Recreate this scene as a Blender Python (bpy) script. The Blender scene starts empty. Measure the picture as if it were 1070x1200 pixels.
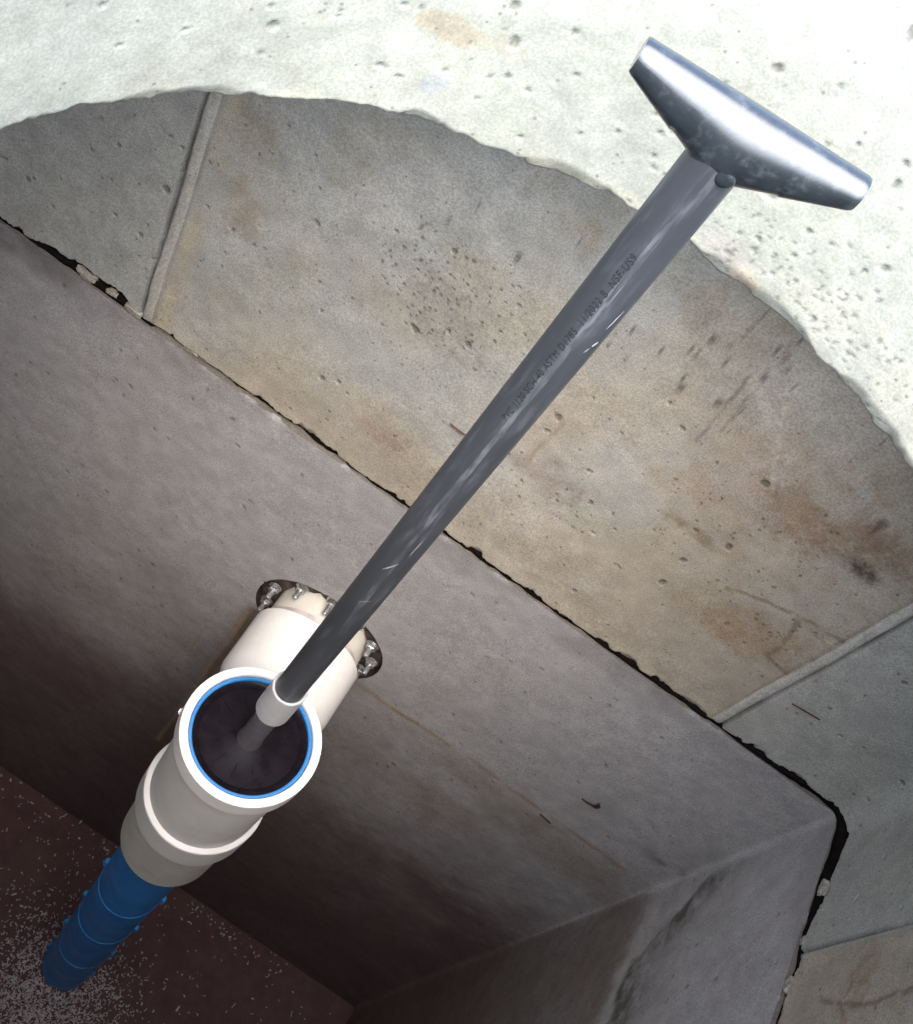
import bpy, bmesh, math, random
import numpy as np
from mathutils import Vector, Matrix

random.seed(7)
RNG = np.random.default_rng(11)
SC = bpy.context.scene
COL = SC.collection

# ------------------------------------------------------------------ camera
# Solved from the photograph: nadir vanishing point and the wall's level lines.
PC = np.array([535.0, 600.0]); PF = 1500.0
_n = np.array([-138.0 - 535.0, 1400.0 - 600.0, PF]); _n /= np.linalg.norm(_n)
_a = math.radians(35.4)
_k = -(math.cos(_a) * -673.0 + math.sin(_a) * 800.0) / PF
_X = np.array([math.cos(_a), math.sin(_a), _k]); _X /= np.linalg.norm(_X)
_Z = -_n; _Y = np.cross(_Z, _X)
ROT = np.array([_X, _Y, _Z])                 # world = ROT @ (right, down, forward)

cam_data = bpy.data.cameras.new("camera")
cam_data.sensor_fit = 'HORIZONTAL'; cam_data.sensor_width = 36.0
cam_data.lens = PF / 1070.0 * 36.0
cam_data.clip_start = 0.02; cam_data.clip_end = 500.0
cam = bpy.data.objects.new("camera", cam_data); COL.objects.link(cam)
m = Matrix.Identity(4)
for i in range(3):
    m[i][0] = ROT[i][0]; m[i][1] = -ROT[i][1]; m[i][2] = -ROT[i][2]
cam.matrix_world = m
SC.camera = cam

# ------------------------------------------------------------------ sky, sun, exposure
SUN_EL = math.radians(63.0)
SUN_AZ = math.radians(-76.0)                 # direction towards the sun, from +x towards +y
world = bpy.data.worlds.new("World"); SC.world = world; world.use_nodes = True
wn = world.node_tree.nodes; wl = world.node_tree.links
sky = wn.new('ShaderNodeTexSky'); sky.sky_type = 'NISHITA'; sky.sun_disc = False
sky.sun_elevation = SUN_EL; sky.sun_rotation = math.pi / 2 - SUN_AZ
sky.air_density = 1.0; sky.dust_density = 4.0; sky.ozone_density = 1.0
bg = wn['Background']; bg.inputs['Strength'].default_value = 0.15
wl.new(sky.outputs['Color'], bg.inputs['Color'])
sd = bpy.data.lights.new("sun", 'SUN'); sd.energy = 1.5; sd.angle = math.radians(95.0)
sd.color = (1.0, 0.99, 0.975)
sun = bpy.data.objects.new("sun", sd); COL.objects.link(sun)
tosun = Vector((math.cos(SUN_EL) * math.cos(SUN_AZ), math.cos(SUN_EL) * math.sin(SUN_AZ), math.sin(SUN_EL)))
sun.rotation_euler = tosun.to_track_quat('Z', 'Y').to_euler(); sun.location = (0, 0, 6)
SC.view_settings.view_transform = 'Standard'; SC.view_settings.look = 'None'
SC.view_settings.gamma = 1.0; SC.view_settings.use_curve_mapping = False
SC.view_settings.exposure = 2.5
SC.render.engine = 'CYCLES'
SC.cycles.max_bounces = 8; SC.cycles.diffuse_bounces = 4
SC.cycles.use_denoising = True

# ------------------------------------------------------------------ pixel -> place
def ray(px, py):
    d = np.array([px - PC[0], py - PC[1], PF]); return ROT @ (d / np.linalg.norm(d))
YW = 0.79          # back wall
XR = 0.64          # right wall
XL = -0.545        # left wall
YF = -0.23         # front wall
ZS = -1.19         # joint between the two tank sections
ZC = -0.55         # underside of the lid, foot of the ring
ZF = -3.02         # tank floor
RX, RY, RR = 0.083, 0.2815, 0.374      # access opening
AX, AY = 0.0385, 0.5228                # axis of filter and tee
def on_back(px, py):
    r = ray(px, py); s = YW / r[1]; return r[0] * s, r[2] * s
def on_right(px, py):
    r = ray(px, py); s = XR / r[0]; return r[1] * s, r[2] * s
def on_floor(px, py):
    r = ray(px, py); s = ZF / r[2]; return r[0] * s, r[1] * s
def on_ring(px, py):
    r = ray(px, py); a = r[0]**2 + r[1]**2; b = -2 * (r[0] * RX + r[1] * RY); c = RX * RX + RY * RY - RR * RR
    s = (-b + math.sqrt(max(b * b - 4 * a * c, 0))) / 2 / a; p = r * s
    return math.atan2(p[1] - RY, p[0] - RX), p[2]

# ------------------------------------------------------------------ noise
def _hash(ix, iy, seed):
    h = (ix.astype(np.int64) * 374761393 + iy.astype(np.int64) * 668265263 + seed * 974634541) & 0x7fffffff
    h = ((h ^ (h >> 13)) * 1274126177) & 0x7fffffff
    h = ((h ^ (h >> 16)) * 668265263) & 0x7fffffff
    return (h & 0xffff) / 65535.0
def vnoise(x, y, seed=0):
    ix = np.floor(x); iy = np.floor(y); fx = x - ix; fy = y - iy
    fx = fx * fx * (3 - 2 * fx); fy = fy * fy * (3 - 2 * fy)
    a = _hash(ix, iy, seed); b = _hash(ix + 1, iy, seed); c = _hash(ix, iy + 1, seed); d = _hash(ix + 1, iy + 1, seed)
    return (a * (1 - fx) + b * fx) * (1 - fy) + (c * (1 - fx) + d * fx) * fy
def fbm(x, y, f, seed=0, octv=5, gain=0.55):
    s = 0.0; amp = 1.0; tot = 0.0
    for o in range(octv):
        s = s + amp * vnoise(x * f + o * 17.3, y * f - o * 9.1, seed + o); tot += amp; amp *= gain; f *= 2.03
    return s / tot
def sstep(a, b, x):
    t = np.clip((x - a) / (b - a), 0, 1); return t * t * (3 - 2 * t)

# ------------------------------------------------------------------ mesh helpers
def mesh_obj(name, V, F, mat, parent=None, smooth=True, col=None, extra=None):
    me = bpy.data.meshes.new(name)
    me.from_pydata([tuple(v) for v in V] if not isinstance(V, np.ndarray) else V.tolist(), [], F if isinstance(F, list) else F.tolist())
    if smooth: me.polygons.foreach_set('use_smooth', [True] * len(me.polygons))
    if col is not None:
        at = me.attributes.new('Col', 'FLOAT_COLOR', 'POINT')
        c4 = np.ones((len(me.vertices), 4), np.float32); c4[:, :3] = col
        at.data.foreach_set('color', c4.ravel())
    me.materials.append(mat); me.update()
    o = bpy.data.objects.new(name, me); COL.objects.link(o)
    if parent is not None: adopt(o, parent)
    return o
def adopt(o, parent):
    o.parent = parent
    o.matrix_parent_inverse = Matrix.Translation(-world_loc(parent))
def world_loc(o):
    return Vector(o.get('_base', (0, 0, 0))) if o.type == 'EMPTY' else Vector((0, 0, 0))
def tag(o, label, cat, group=None):
    o['label'] = label; o['category'] = cat
    if group: o['group'] = group
    return o
def thing(name, label, cat, base, group=None):
    o = bpy.data.objects.new(name, None); COL.objects.link(o); o.location = base; o['_base'] = base
    o.empty_display_size = 0.05
    return tag(o, label, cat, group)
def frame_of(axis):
    a = Vector(axis).normalized(); u = a.orthogonal().normalized(); return a, u, a.cross(u)
def lathe(name, prof, base, mat, parent=None, axis=(0, 0, 1), n=72, closed=True, sharp=18):
    """prof: (radius, height along axis) points; closed makes a solid ring profile"""
    a, u, w = frame_of(axis); b = Vector(base); V = []; F = []
    for i in range(n):
        t = 2 * math.pi * i / n; d = u * math.cos(t) + w * math.sin(t)
        for r, h in prof: V.append(b + a * h + d * r)
    k = len(prof)
    for i in range(n):
        j = (i + 1) % n
        for q in range(k if closed else k - 1):
            p = (q + 1) % k
            if prof[q][0] < 1e-7 and prof[p][0] < 1e-7: continue
            F.append([i * k + q, j * k + q, j * k + p, i * k + p])
    o = mesh_obj(name, V, F, mat, parent)
    bm = bmesh.new(); bm.from_mesh(o.data); bmesh.ops.remove_doubles(bm, verts=bm.verts, dist=1e-6)
    bmesh.ops.dissolve_degenerate(bm, edges=bm.edges, dist=1e-7)
    bmesh.ops.recalc_face_normals(bm, faces=bm.faces)
    for e in bm.edges:
        if len(e.link_faces) == 2 and e.calc_face_angle(0) > math.radians(sharp): e.smooth = False
    bm.to_mesh(o.data); bm.free()
    return o
def box(name, c, s, mat, parent=None, rot=None, bev=0.0):
    bm = bmesh.new(); bmesh.ops.create_cube(bm, size=1)
    for v in bm.verts: v.co = Vector((v.co.x * s[0], v.co.y * s[1], v.co.z * s[2]))
    if bev: bmesh.ops.bevel(bm, geom=bm.edges[:], offset=bev, segments=2, affect='EDGES')
    mm = Matrix.Translation(Vector(c)) @ (rot.to_4x4() if rot else Matrix.Identity(4))
    bmesh.ops.transform(bm, matrix=mm, verts=bm.verts)
    me = bpy.data.meshes.new(name); bm.to_mesh(me); bm.free(); me.materials.append(mat)
    o = bpy.data.objects.new(name, me); COL.objects.link(o)
    if parent is not None: adopt(o, parent)
    return o

# ------------------------------------------------------------------ materials
class NT:
    def __init__(self, name):
        self.m = bpy.data.materials.new(name); self.m.use_nodes = True
        self.t = self.m.node_tree; self.b = self.t.nodes['Principled BSDF']
        self.tc = self.t.nodes.new('ShaderNodeTexCoord')
    def n(self, kind, **kw):
        x = self.t.nodes.new(kind)
        for k, v in kw.items(): setattr(x, k, v)
        return x
    def l(self, a, b): self.t.links.new(a, b)
    def coord(self, scale=(1, 1, 1), rot=(0, 0, 0)):
        mp = self.n('ShaderNodeMapping'); mp.inputs['Scale'].default_value = scale; mp.inputs['Rotation'].default_value = rot
        self.l(self.tc.outputs['Object'], mp.inputs['Vector']); return mp.outputs['Vector']
    def noise(self, scale, detail=5, rough=0.55, vec=None):
        x = self.n('ShaderNodeTexNoise'); x.inputs['Scale'].default_value = scale
        x.inputs['Detail'].default_value = detail; x.inputs['Roughness'].default_value = rough
        self.l(vec or self.tc.outputs['Object'], x.inputs['Vector']); return x.outputs['Fac']
    def rng(self, v, a, b, c, d):
        x = self.n('ShaderNodeMapRange'); x.interpolation_type = 'SMOOTHSTEP'
        for i, q in zip((1, 2, 3, 4), (a, b, c, d)): x.inputs[i].default_value = q
        self.l(v, x.inputs[0]); return x.outputs[0]
    def mul(self, a, b):
        x = self.n('ShaderNodeMath', operation='MULTIPLY')
        self.l(a, x.inputs[0])
        if isinstance(b, (int, float)): x.inputs[1].default_value = b
        else: self.l(b, x.inputs[1])
        return x.outputs[0]
    def mix(self, fac, a, b, mode='MIX'):
        x = self.n('ShaderNodeMix', data_type='RGBA', blend_type=mode)
        for s, v in ((x.inputs[0], fac), (x.inputs[6], a), (x.inputs[7], b)):
            if isinstance(v, (int, float)): s.default_value = v
            elif isinstance(v, tuple): s.default_value = (*v, 1) if len(v) == 3 else v
            else: self.l(v, s)
        return x.outputs[2]
    def bump(self, h, strength, dist, prev=None):
        x = self.n('ShaderNodeBump'); x.inputs['Strength'].default_value = strength; x.inputs['Distance'].default_value = dist
        self.l(h, x.inputs['Height'])
        if prev: self.l(prev, x.inputs['Normal'])
        return x.outputs['Normal']

def mat_concrete(name, grain=1.0):
    k = NT(name)
    at = k.n('ShaderNodeAttribute', attribute_name='Col')
    g1 = k.rng(k.noise(520, 2, 0.7), 0.25, 0.75, 1 - 0.28 * min(grain * 1.2, 1), 1 + 0.24 * min(grain * 1.2, 1))
    g2 = k.rng(k.noise(46, 4, 0.6), 0.25, 0.75, 0.88, 1.10)
    f = k.mul(g1, g2)
    vo = k.n('ShaderNodeTexVoronoi'); vo.inputs['Scale'].default_value = 130; vo.inputs['Randomness'].default_value = 1.0
    k.l(k.tc.outputs['Object'], vo.inputs['Vector'])
    sp = k.rng(vo.outputs['Distance'], 0.13, 0.20, 1.0, 0.0)
    gate = k.rng(k.noise(38, 1), 0.55, 0.62, 0.0, 1.0)
    sp = k.mul(sp, gate)
    # grey multiplier as colour
    cc = k.n('ShaderNodeCombineColor')
    for i in range(3): k.l(f, cc.inputs[i])
    c = k.mix(1.0, at.outputs['Color'], cc.outputs[0], 'MULTIPLY')
    c = k.mix(k.mul(sp, 0.6), c, (0.10, 0.09, 0.085))
    k.l(c, k.b.inputs['Base Color'])
    k.b.inputs['Roughness'].default_value = 0.88
    k.b.inputs['Specular IOR Level'].default_value = 0.3
    nb = k.bump(k.noise(300, 2, 0.6), 0.18 * grain, 0.0008)
    nb = k.bump(k.noise(55, 2, 0.6), 0.14 * grain, 0.003, nb)
    k.l(nb, k.b.inputs['Normal'])
    return k.m
def mat_plain(name, colr, rough=0.5, var=0.12, scale=60, bump=0.0, metal=0.0, dust=None, spec=0.5, stretch=(1, 1, 1), coat=0.0):
    k = NT(name); vec = k.coord(stretch)
    v = k.rng(k.noise(scale, 5, 0.6, vec), 0.25, 0.75, 1 - var, 1 + var)
    cc = k.n('ShaderNodeCombineColor')
    for i in range(3): k.l(v, cc.inputs[i])
    c = k.mix(1.0, tuple(colr), cc.outputs[0], 'MULTIPLY')
    if dust:
        dc, amt, sc_ = dust
        d = k.mul(k.rng(k.noise(sc_, 7, 0.68, vec), 0.48, 0.72, 0.0, 1.0), amt)
        c = k.mix(d, c, tuple(dc))
    k.l(c, k.b.inputs['Base Color'])
    if coat: k.b.inputs['Coat Weight'].default_value = 0.8; k.b.inputs['Coat Roughness'].default_value = coat; k.b.inputs['Coat IOR'].default_value = 1.55
    k.b.inputs['Metallic'].default_value = metal; k.b.inputs['Specular IOR Level'].default_value = spec
    k.l(k.rng(k.noise(scale * 0.7, 4, 0.6, vec), 0.3, 0.7, max(rough - 0.08, 0.03), min(rough + 0.10, 1)), k.b.inputs['Roughness'])
    if bump: k.l(k.bump(k.noise(scale * 4, 4), bump, 0.001), k.b.inputs['Normal'])
    return k.m

M_CONC = mat_concrete('cast_concrete')
M_RING = mat_concrete('ring_concrete', 0.5)
M_SOIL = mat_plain('soil', (0.16, 0.12, 0.08), 0.95, 0.4, 6, 0.6)
M_MASTIC = mat_plain('black_mastic', (0.006, 0.005, 0.005), 0.95, 0.4, 120, 0.5, spec=0.05)
M_MORTAR = mat_plain('mortar', (0.27, 0.255, 0.225), 0.95, 0.45, 220, 0.9)
M_PVC = mat_plain('white_pvc', (0.82, 0.815, 0.80), 0.38, 0.04, 30, 0.0, dust=((0.60, 0.56, 0.50), 0.18, 26))
M_PVC_NECK = mat_plain('dull_white_pvc', (0.78, 0.77, 0.745), 0.45, 0.04, 30, 0.0, dust=((0.55, 0.50, 0.42), 0.22, 24))
M_CREAM = mat_plain('cream_pvc', (0.70, 0.675, 0.61), 0.5, 0.07, 40, 0.0, dust=((0.42, 0.35, 0.27), 0.35, 30))
M_PRIMER = mat_plain('purple_primer', (0.56, 0.50, 0.51), 0.55, 0.2, 50)
M_POLE = mat_plain('grey_pvc_pole', (0.039, 0.044, 0.052), 0.40, 0.22, 40, 0.0, spec=0.5, dust=((0.15, 0.16, 0.18), 0.38, 130), stretch=(1, 1, 0.12))
M_GRIP = mat_plain('dark_moulded_grip', (0.014, 0.018, 0.022), 0.22, 0.2, 70, 0.06, spec=0.7, coat=0.27, dust=((0.10, 0.12, 0.13), 0.30, 110))
def pole_highlight():  # streaky paler colour that paints a lengthwise highlight onto the pole
    k = NT('painted_pole_highlight'); vec = k.coord((1, 1, 0.06))
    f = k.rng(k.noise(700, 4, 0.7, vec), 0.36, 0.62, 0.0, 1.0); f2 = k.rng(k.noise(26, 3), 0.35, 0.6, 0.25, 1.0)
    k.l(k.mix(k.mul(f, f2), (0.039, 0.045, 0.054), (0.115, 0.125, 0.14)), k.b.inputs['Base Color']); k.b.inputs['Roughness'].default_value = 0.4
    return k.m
M_HIGHLIGHT = pole_highlight()
M_INK = mat_plain('black_ink', (0.013, 0.014, 0.016), 0.55, 0.3, 400)
M_SCRATCH = mat_plain('scratch_white', (0.26, 0.28, 0.30), 0.6, 0.2, 300)
M_COLLAR = mat_plain('light_grey_pvc', (0.42, 0.43, 0.44), 0.40, 0.08, 60)
M_BLACK = mat_plain('black_plastic', (0.008, 0.006, 0.009), 0.28, 0.3, 60, 0.0, dust=((0.05, 0.045, 0.06), 0.12, 260), spec=0.10)
M_STUB = mat_plain('charcoal_plastic', (0.085, 0.080, 0.090), 0.45, 0.2, 60)
M_BLUESEAL = mat_plain('blue_seal', (0.030, 0.19, 0.48), 0.45, 0.08, 50)
M_BLUE = mat_plain('blue_plastic', (0.030, 0.275, 0.78), 0.42, 0.12, 26, 0.0, dust=((0.05, 0.16, 0.34), 0.30, 20))
M_BLUE2 = mat_plain('light_blue_plastic', (0.036, 0.295, 0.80), 0.42, 0.1, 26)
M_RUBBER = mat_plain('brown_black_rubber', (0.050, 0.034, 0.030), 0.75, 0.4, 90, 0.4)
M_STEEL = mat_plain('zinc_steel', (0.52, 0.53, 0.54), 0.38, 0.25, 220, 0.2, metal=0.85)
M_SHAV = mat_plain('grey_shavings', (0.46, 0.42, 0.43), 0.7, 0.35, 90)
M_LEAF = mat_plain('dry_brown_leaf', (0.055, 0.026, 0.014), 0.85, 0.3, 200)

# ------------------------------------------------------------------ wall path (closed loop, fine where seen)
def loop_path(xl, xr, yb, yf, rad, fine, coarse):
    """counter-clockwise seen from above starting on the front wall; returns xy, outward normal"""
    P = []; Nn = []
    def seg(a, b, step, nrm):
        L = math.hypot(b[0] - a[0], b[1] - a[1]); k = max(1, int(round(L / step)))
        for i in range(k):
            t = i / k; P.append((a[0] + (b[0] - a[0]) * t, a[1] + (b[1] - a[1]) * t)); Nn.append(nrm)
    def arc(c, a0, step):
        k = max(3, int(round(rad * math.pi / 2 / step)))
        for i in range(k):
            t = a0 + math.pi / 2 * i / k; P.append((c[0] + rad * math.cos(t), c[1] + rad * math.sin(t))); Nn.append((math.cos(t), math.sin(t)))
    seg((xl + rad, yf), (xr - rad, yf), coarse, (0, -1))
    arc((xr - rad, yf + rad), -math.pi / 2, coarse)
    seg((xr, yf + rad), (xr, 0.25), coarse, (1, 0))
    seg((xr, 0.25), (xr, yb - rad), fine * 1.2, (1, 0))
    arc((xr - rad, yb - rad), 0, fine)
    seg((xr - rad, yb), (xl + rad, yb), fine, (0, 1))
    arc((xl + rad, yb - rad), math.pi / 2, coarse)
    seg((xl, yb - rad), (xl, yf + rad), coarse, (-1, 0))
    arc((xl + rad, yf + rad), math.pi, coarse)
    P = np.array(P); Nn = np.array(Nn)
    d = np.hypot(*np.diff(np.vstack([P, P[:1]]), axis=0).T); s = np.concatenate([[0], np.cumsum(d)[:-1]])
    return P, Nn, s

def wall_colour_upper(x, y, z, back, right):
    """albedo by place: stains with shapes of their own"""
    u = np.where(right, XR + (YW - y), x)        # unrolled horizontal coordinate
    n1 = fbm(u, z, 3.2, 3); n2 = fbm(u, z, 11, 9); n3 = fbm(u, z, 38, 21)
    grey = np.array([0.312, 0.320, 0.302]); green = np.array([0.315, 0.325, 0.285])
    tan = np.array([0.325, 0.285, 0.226]); rust = np.array([0.185, 0.120, 0.078]); pale = np.array([0.44, 0.43, 0.41])
    c = np.ones(x.shape + (3,)) * grey
    def lay(mask, colr):
        nonlocal c
        c = c * (1 - mask[..., None]) + np.array(colr) * mask[..., None]
    lay(sstep(0.42, 0.70, n2 * 0.6 + n1 * 0.4) * 0.45, green)
    mid = back & (x > -0.318) & (x < 0.456)
    low = right & (y < 0.606)
    stained = (mid | low).astype(float)
    bias = 0.30 * sstep(-0.05, 0.40, u) - 0.05 + 0.18 * sstep(-0.95, -1.18, z)
    lay(stained * sstep(0.40, 0.72, n1 * 0.55 + n2 * 0.35 + n3 * 0.10 + bias) * 0.85, tan)
    lay(stained * sstep(0.52, 0.66, fbm(u, z, 7.5, 77)) * 0.30, pale)
    lay(stained * sstep(0.55, 0.70, fbm(u, z, 16, 55)) * 0.30, (0.25, 0.235, 0.165))
    def blob(px, py, rx, rz, colr, amt, warp=0.5, seed=1, thr=(1.0, 0.55), place=on_back):
        a, b = place(px, py); uu = x if place is on_back else y
        d = np.hypot((uu - a) / rx, (z - b) / rz) + (fbm(u, z, 26, seed, 6, 0.75) - 0.5) * 2.6 * warp
        m_ = (1 - sstep(thr[1] - 0.25, thr[0], d)) * amt * (back if place is on_back else right)
        m_ = m_ * (0.55 + 0.45 * sstep(0.36, 0.60, fbm(u, z, 95, seed + 7, 5, 0.8)))
        lay(m_, colr)
    blob(955, 610, 0.075, 0.050, rust, 0.85, 0.8, 31)
    blob(930, 590, 0.030, 0.018, rust, 0.55, 0.8, 32)
    blob(1045, 640, 0.060, 0.040, rust, 0.75, 0.8, 33)
    blob(1015, 668, 0.024, 0.018, (0.05, 0.035, 0.025), 0.95, 0.6, 34)
    blob(880, 740, 0.09, 0.06, (0.24, 0.165, 0.105), 0.75, 0.7, 35)
    blob(812, 622, 0.045, 0.013, (0.17, 0.125, 0.08), 0.75, 0.7, 36)
    blob(900, 580, 0.12, 0.12, (0.27, 0.205, 0.145), 0.55, 0.8, 37)
    blob(350, 600, 0.03, 0.03, (0.25, 0.20, 0.15), 0.3, 0.8, 38)
    blob(450, 512, 0.034, 0.026, (0.22, 0.155, 0.125), 0.75, 0.8, 39)
    blob(280, 250, 0.025, 0.05, (0.24, 0.195, 0.125), 0.50, 0.9, 40)
    blob(305, 150, 0.030, 0.05, (0.235, 0.20, 0.13), 0.50, 0.9, 41)
    blob(680, 280, 0.03, 0.03, (0.25, 0.19, 0.125), 0.45, 0.9, 42)
    blob(520, 370, 0.065, 0.065, (0.19, 0.18, 0.15), 0.55, 0.9, 43)
    blob(545, 355, 0.02, 0.03, (0.19, 0.165, 0.11), 0.5, 0.9, 44)
    blob(640, 560, 0.045, 0.045, (0.21, 0.165, 0.14), 0.55, 0.9, 45)
    blob(875, 400, 0.05, 0.05, (0.22, 0.185, 0.14), 0.45, 0.9, 46)
    blob(830, 360, 0.03, 0.03, (0.24, 0.19, 0.13), 0.40, 0.9, 47)
    blob(840, 480, 0.02, 0.06, (0.22, 0.19, 0.15), 0.35, 0.9, 48)
    blob(1000, 1175, 0.06, 0.03, (0.21, 0.16, 0.10), 0.6, 0.9, 51, place=on_right)
    # tide line of a patch, drawn as thin stain lines
    def line(pts, w, colr, amt, place=on_back, seed=5):
        uu = x if place is on_back else y
        q = [place(*p) for p in pts]; d = np.full(x.shape, 9.0)
        wx = uu + (fbm(u, z, 60, seed, 3) - 0.5) * 0.008; wz = z + (fbm(u, z, 60, seed + 9, 3) - 0.5) * 0.008
        for (a, b), (a2, b2) in zip(q[:-1], q[1:]):
            L2 = (a2 - a)**2 + (b2 - b)**2; t = np.clip(((wx - a) * (a2 - a) + (wz - b) * (b2 - b)) / L2, 0, 1)
            d = np.minimum(d, np.hypot(wx - a - t * (a2 - a), wz - b - t * (b2 - b)))
        lay((1 - sstep(w * 0.15, w, d)) * amt * 0.95 * sstep(0.25, 0.50, fbm(u, z, 70, seed + 3, 4, 0.7)) * (back if place is on_back else right), colr)
    line([(850, 690), (900, 706), (940, 725), (990, 752)], 0.005, (0.17, 0.125, 0.08), 0.75)
    line([(935, 725), (925, 748), (898, 768), (920, 790)], 0.005, (0.15, 0.12, 0.085), 0.75)
    line([(950, 740), (965, 750), (975, 762), (940, 785)], 0.004, (0.17, 0.14, 0.10), 0.6)
    line([(815, 515), (880, 440)], 0.003, (0.12, 0.115, 0.09), 0.7)
    line([(845, 507), (880, 460)], 0.0025, (0.14, 0.13, 0.10), 0.6)
    line([(862, 403), (892, 370)], 0.003, (0.16, 0.14, 0.10), 0.6)
    line([(922, 395), (922, 448)], 0.003, (0.15, 0.12, 0.085), 0.8)
    line([(922, 448), (915, 510), (905, 570)], 0.004, (0.45, 0.40, 0.32), 0.5)
    line([(615, 545), (662, 492)], 0.004, (0.24, 0.19, 0.15), 0.7)
    line([(492, 268), (500, 264), (525, 260)], 0.003, (0.12, 0.10, 0.08), 0.8)
    line([(960, 1172), (1000, 1180), (1069, 1160)], 0.005, (0.13, 0.09, 0.06), 0.7, on_right)
    line([(1000, 1150), (985, 1180), (990, 1200)], 0.004, (0.16, 0.12, 0.08), 0.6, on_right)
    # yellowish lime run along the broken lower edge and beside the bead
    edge = sstep(-1.145, -1.185, z + (fbm(u, z, 14, 61) - 0.5) * 0.06)
    lay(edge * stained * 0.5, (0.41, 0.37, 0.285))
    bd = np.exp(-((x + 0.300) / 0.010)**2) * mid * sstep(0.35, 0.6, fbm(u, z, 12, 62))
    lay(bd * 0.6, (0.40, 0.34, 0.22))
    c = c * (0.90 + 0.20 * n3)[..., None]
    return c

WLZ = -1.62    # old water line
def wall_colour_lower(x, y, z, back, right):
    u = np.where(right, XR + (YW - y), x)
    n1 = fbm(u, z, 2.6, 103); n2 = fbm(u * 1.6, z * 0.8, 9, 109); n3 = fbm(u, z, 34, 121)
    st = fbm(u * 2.2 + z * 0.9, z * 0.35 - u * 0.1, 22, 131)
    base = np.array([0.336, 0.330, 0.338]); c = np.ones(x.shape + (3,)) * base
    def lay(mask, colr):
        nonlocal c
        c = c * (1 - mask[..., None]) + np.array(colr) * mask[..., None]
    lay(sstep(0.45, 0.70, n2) * 0.40, (0.305, 0.305, 0.297))
    lay(sstep(0.52, 0.72, n1 * 0.5 + st * 0.5) * 0.45, (0.275, 0.258, 0.262))
    lay(sstep(0.5, 0.7, st) * 0.30, (0.375, 0.36, 0.362))
    # film left below the old water line: brown patches
    below = sstep(WLZ + 0.005, WLZ - 0.03, z)
    film = sstep(0.44, 0.66, fbm(u * 0.8, z, 6.5, 141)) * below
    side = sstep(0.05, 0.30, u)
    lay(film * (0.12 + 0.26 * side), (0.205, 0.160, 0.118))
    lay(sstep(0.45, 0.75, fbm(u, z, 19, 147)) * below * (0.12 + 0.16 * side), (0.150, 0.120, 0.100))
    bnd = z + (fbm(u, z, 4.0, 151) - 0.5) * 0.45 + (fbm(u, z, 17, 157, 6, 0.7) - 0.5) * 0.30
    lay(sstep(-1.62, -2.45, bnd) * 0.82, (0.125, 0.066, 0.068))  # red-brown stain, deepened to paint in the light fading with depth
    lay(sstep(0.45, 0.7, fbm(u, z, 8, 161)) * sstep(-1.85, -2.2, bnd) * 0.4, (0.110, 0.074, 0.072))
    wl_ = np.exp(-((z - WLZ - (fbm(u, z, 9, 171) - 0.5) * 0.010) / (0.0035 + 0.006 * fbm(u, z * 0, 12, 173)))**2) * sstep(0.10, 0.16, u) * sstep(0.30, 0.62, fbm(u, z, 40, 175)) * (0.4 + 0.5 * n3)
    lay(np.clip(wl_ * 1.1, 0, 0.85) * back, (0.235, 0.150, 0.070))
    lay(np.clip(wl_, 0, 0.6) * right * 0.7, (0.20, 0.14, 0.08))
    def vline(px, py, px2, py2, w, colr, amt, seed):
        a, b = on_back(px, py); a2, b2 = on_back(px2, py2)
        t = np.clip((z - b) / (b2 - b), 0, 1); xx = a + (a2 - a) * t + (fbm(z, z * 0, 8, seed) - 0.5) * 0.01
        inside = ((z < max(b, b2)) & (z > min(b, b2))).astype(float)
        lay(np.exp(-((x - xx) / w)**2) * inside * back * amt * (0.5 + n3), colr)
    vline(300, 712, 170, 900, 0.010, (0.17, 0.105, 0.065), 0.75, 181)
    vline(292, 716, 185, 868, 0.0035, (0.36, 0.28, 0.20), 0.7, 182)
    vline(242, 740, 226, 762, 0.003, (0.38, 0.33, 0.29), 0.5, 183)
    vline(232, 745, 216, 770, 0.0025, (0.38, 0.33, 0.29), 0.4, 184)
    # grime and a painted shadow band just under the joint, heaviest at the left
    gl = sstep(-1.255, -1.20, z + (fbm(u, z, 26, 191) - 0.5) * 0.05)
    lay(gl * sstep(0.35, 0.65, fbm(u, z, 12, 193)) * (0.35 + 0.45 * sstep(-0.36, -0.47, x) * back), (0.11, 0.10, 0.10))
    # mould field on the right wall
    zed = np.interp(y, [0.50, 0.612, 0.673, 0.723, 0.773, 0.79], [-1.60, -1.597, -1.592, -1.528, -1.466, -1.445])
    wz = z + (fbm(y, z, 14, 201, 5, 0.7) - 0.5) * 0.05
    lay(sstep(WLZ + 0.012, WLZ - 0.020, wz) * right * 0.60, (0.145, 0.108, 0.090))
    lay(np.exp(-((wz - (WLZ + 0.028)) / 0.030)**2) * right * 0.45, (0.40, 0.385, 0.355))
    dz = wz - zed
    m_ = sstep(-0.006, 0.008, dz) * (1 - sstep(0.02, 0.13, dz)) * sstep(0.788, 0.765, y) * right
    lay(m_ * np.clip(0.40 + 2.8 * (fbm(y, z, 30, 205, 6, 0.75) - 0.38), 0, 1) * 0.95, (0.085, 0.078, 0.060))
    m2 = np.exp(-(np.hypot((x - on_back(790, 1020)[0]) / 0.05, (z - on_back(790, 1020)[1]) / 0.018))**2) * back
    lay(m2 * sstep(0.4, 0.6, fbm(u, z, 50, 207)) * 0.7, (0.13, 0.11, 0.11))
    c = c * (0.91 + 0.18 * n3)[..., None]
    return c

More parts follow.
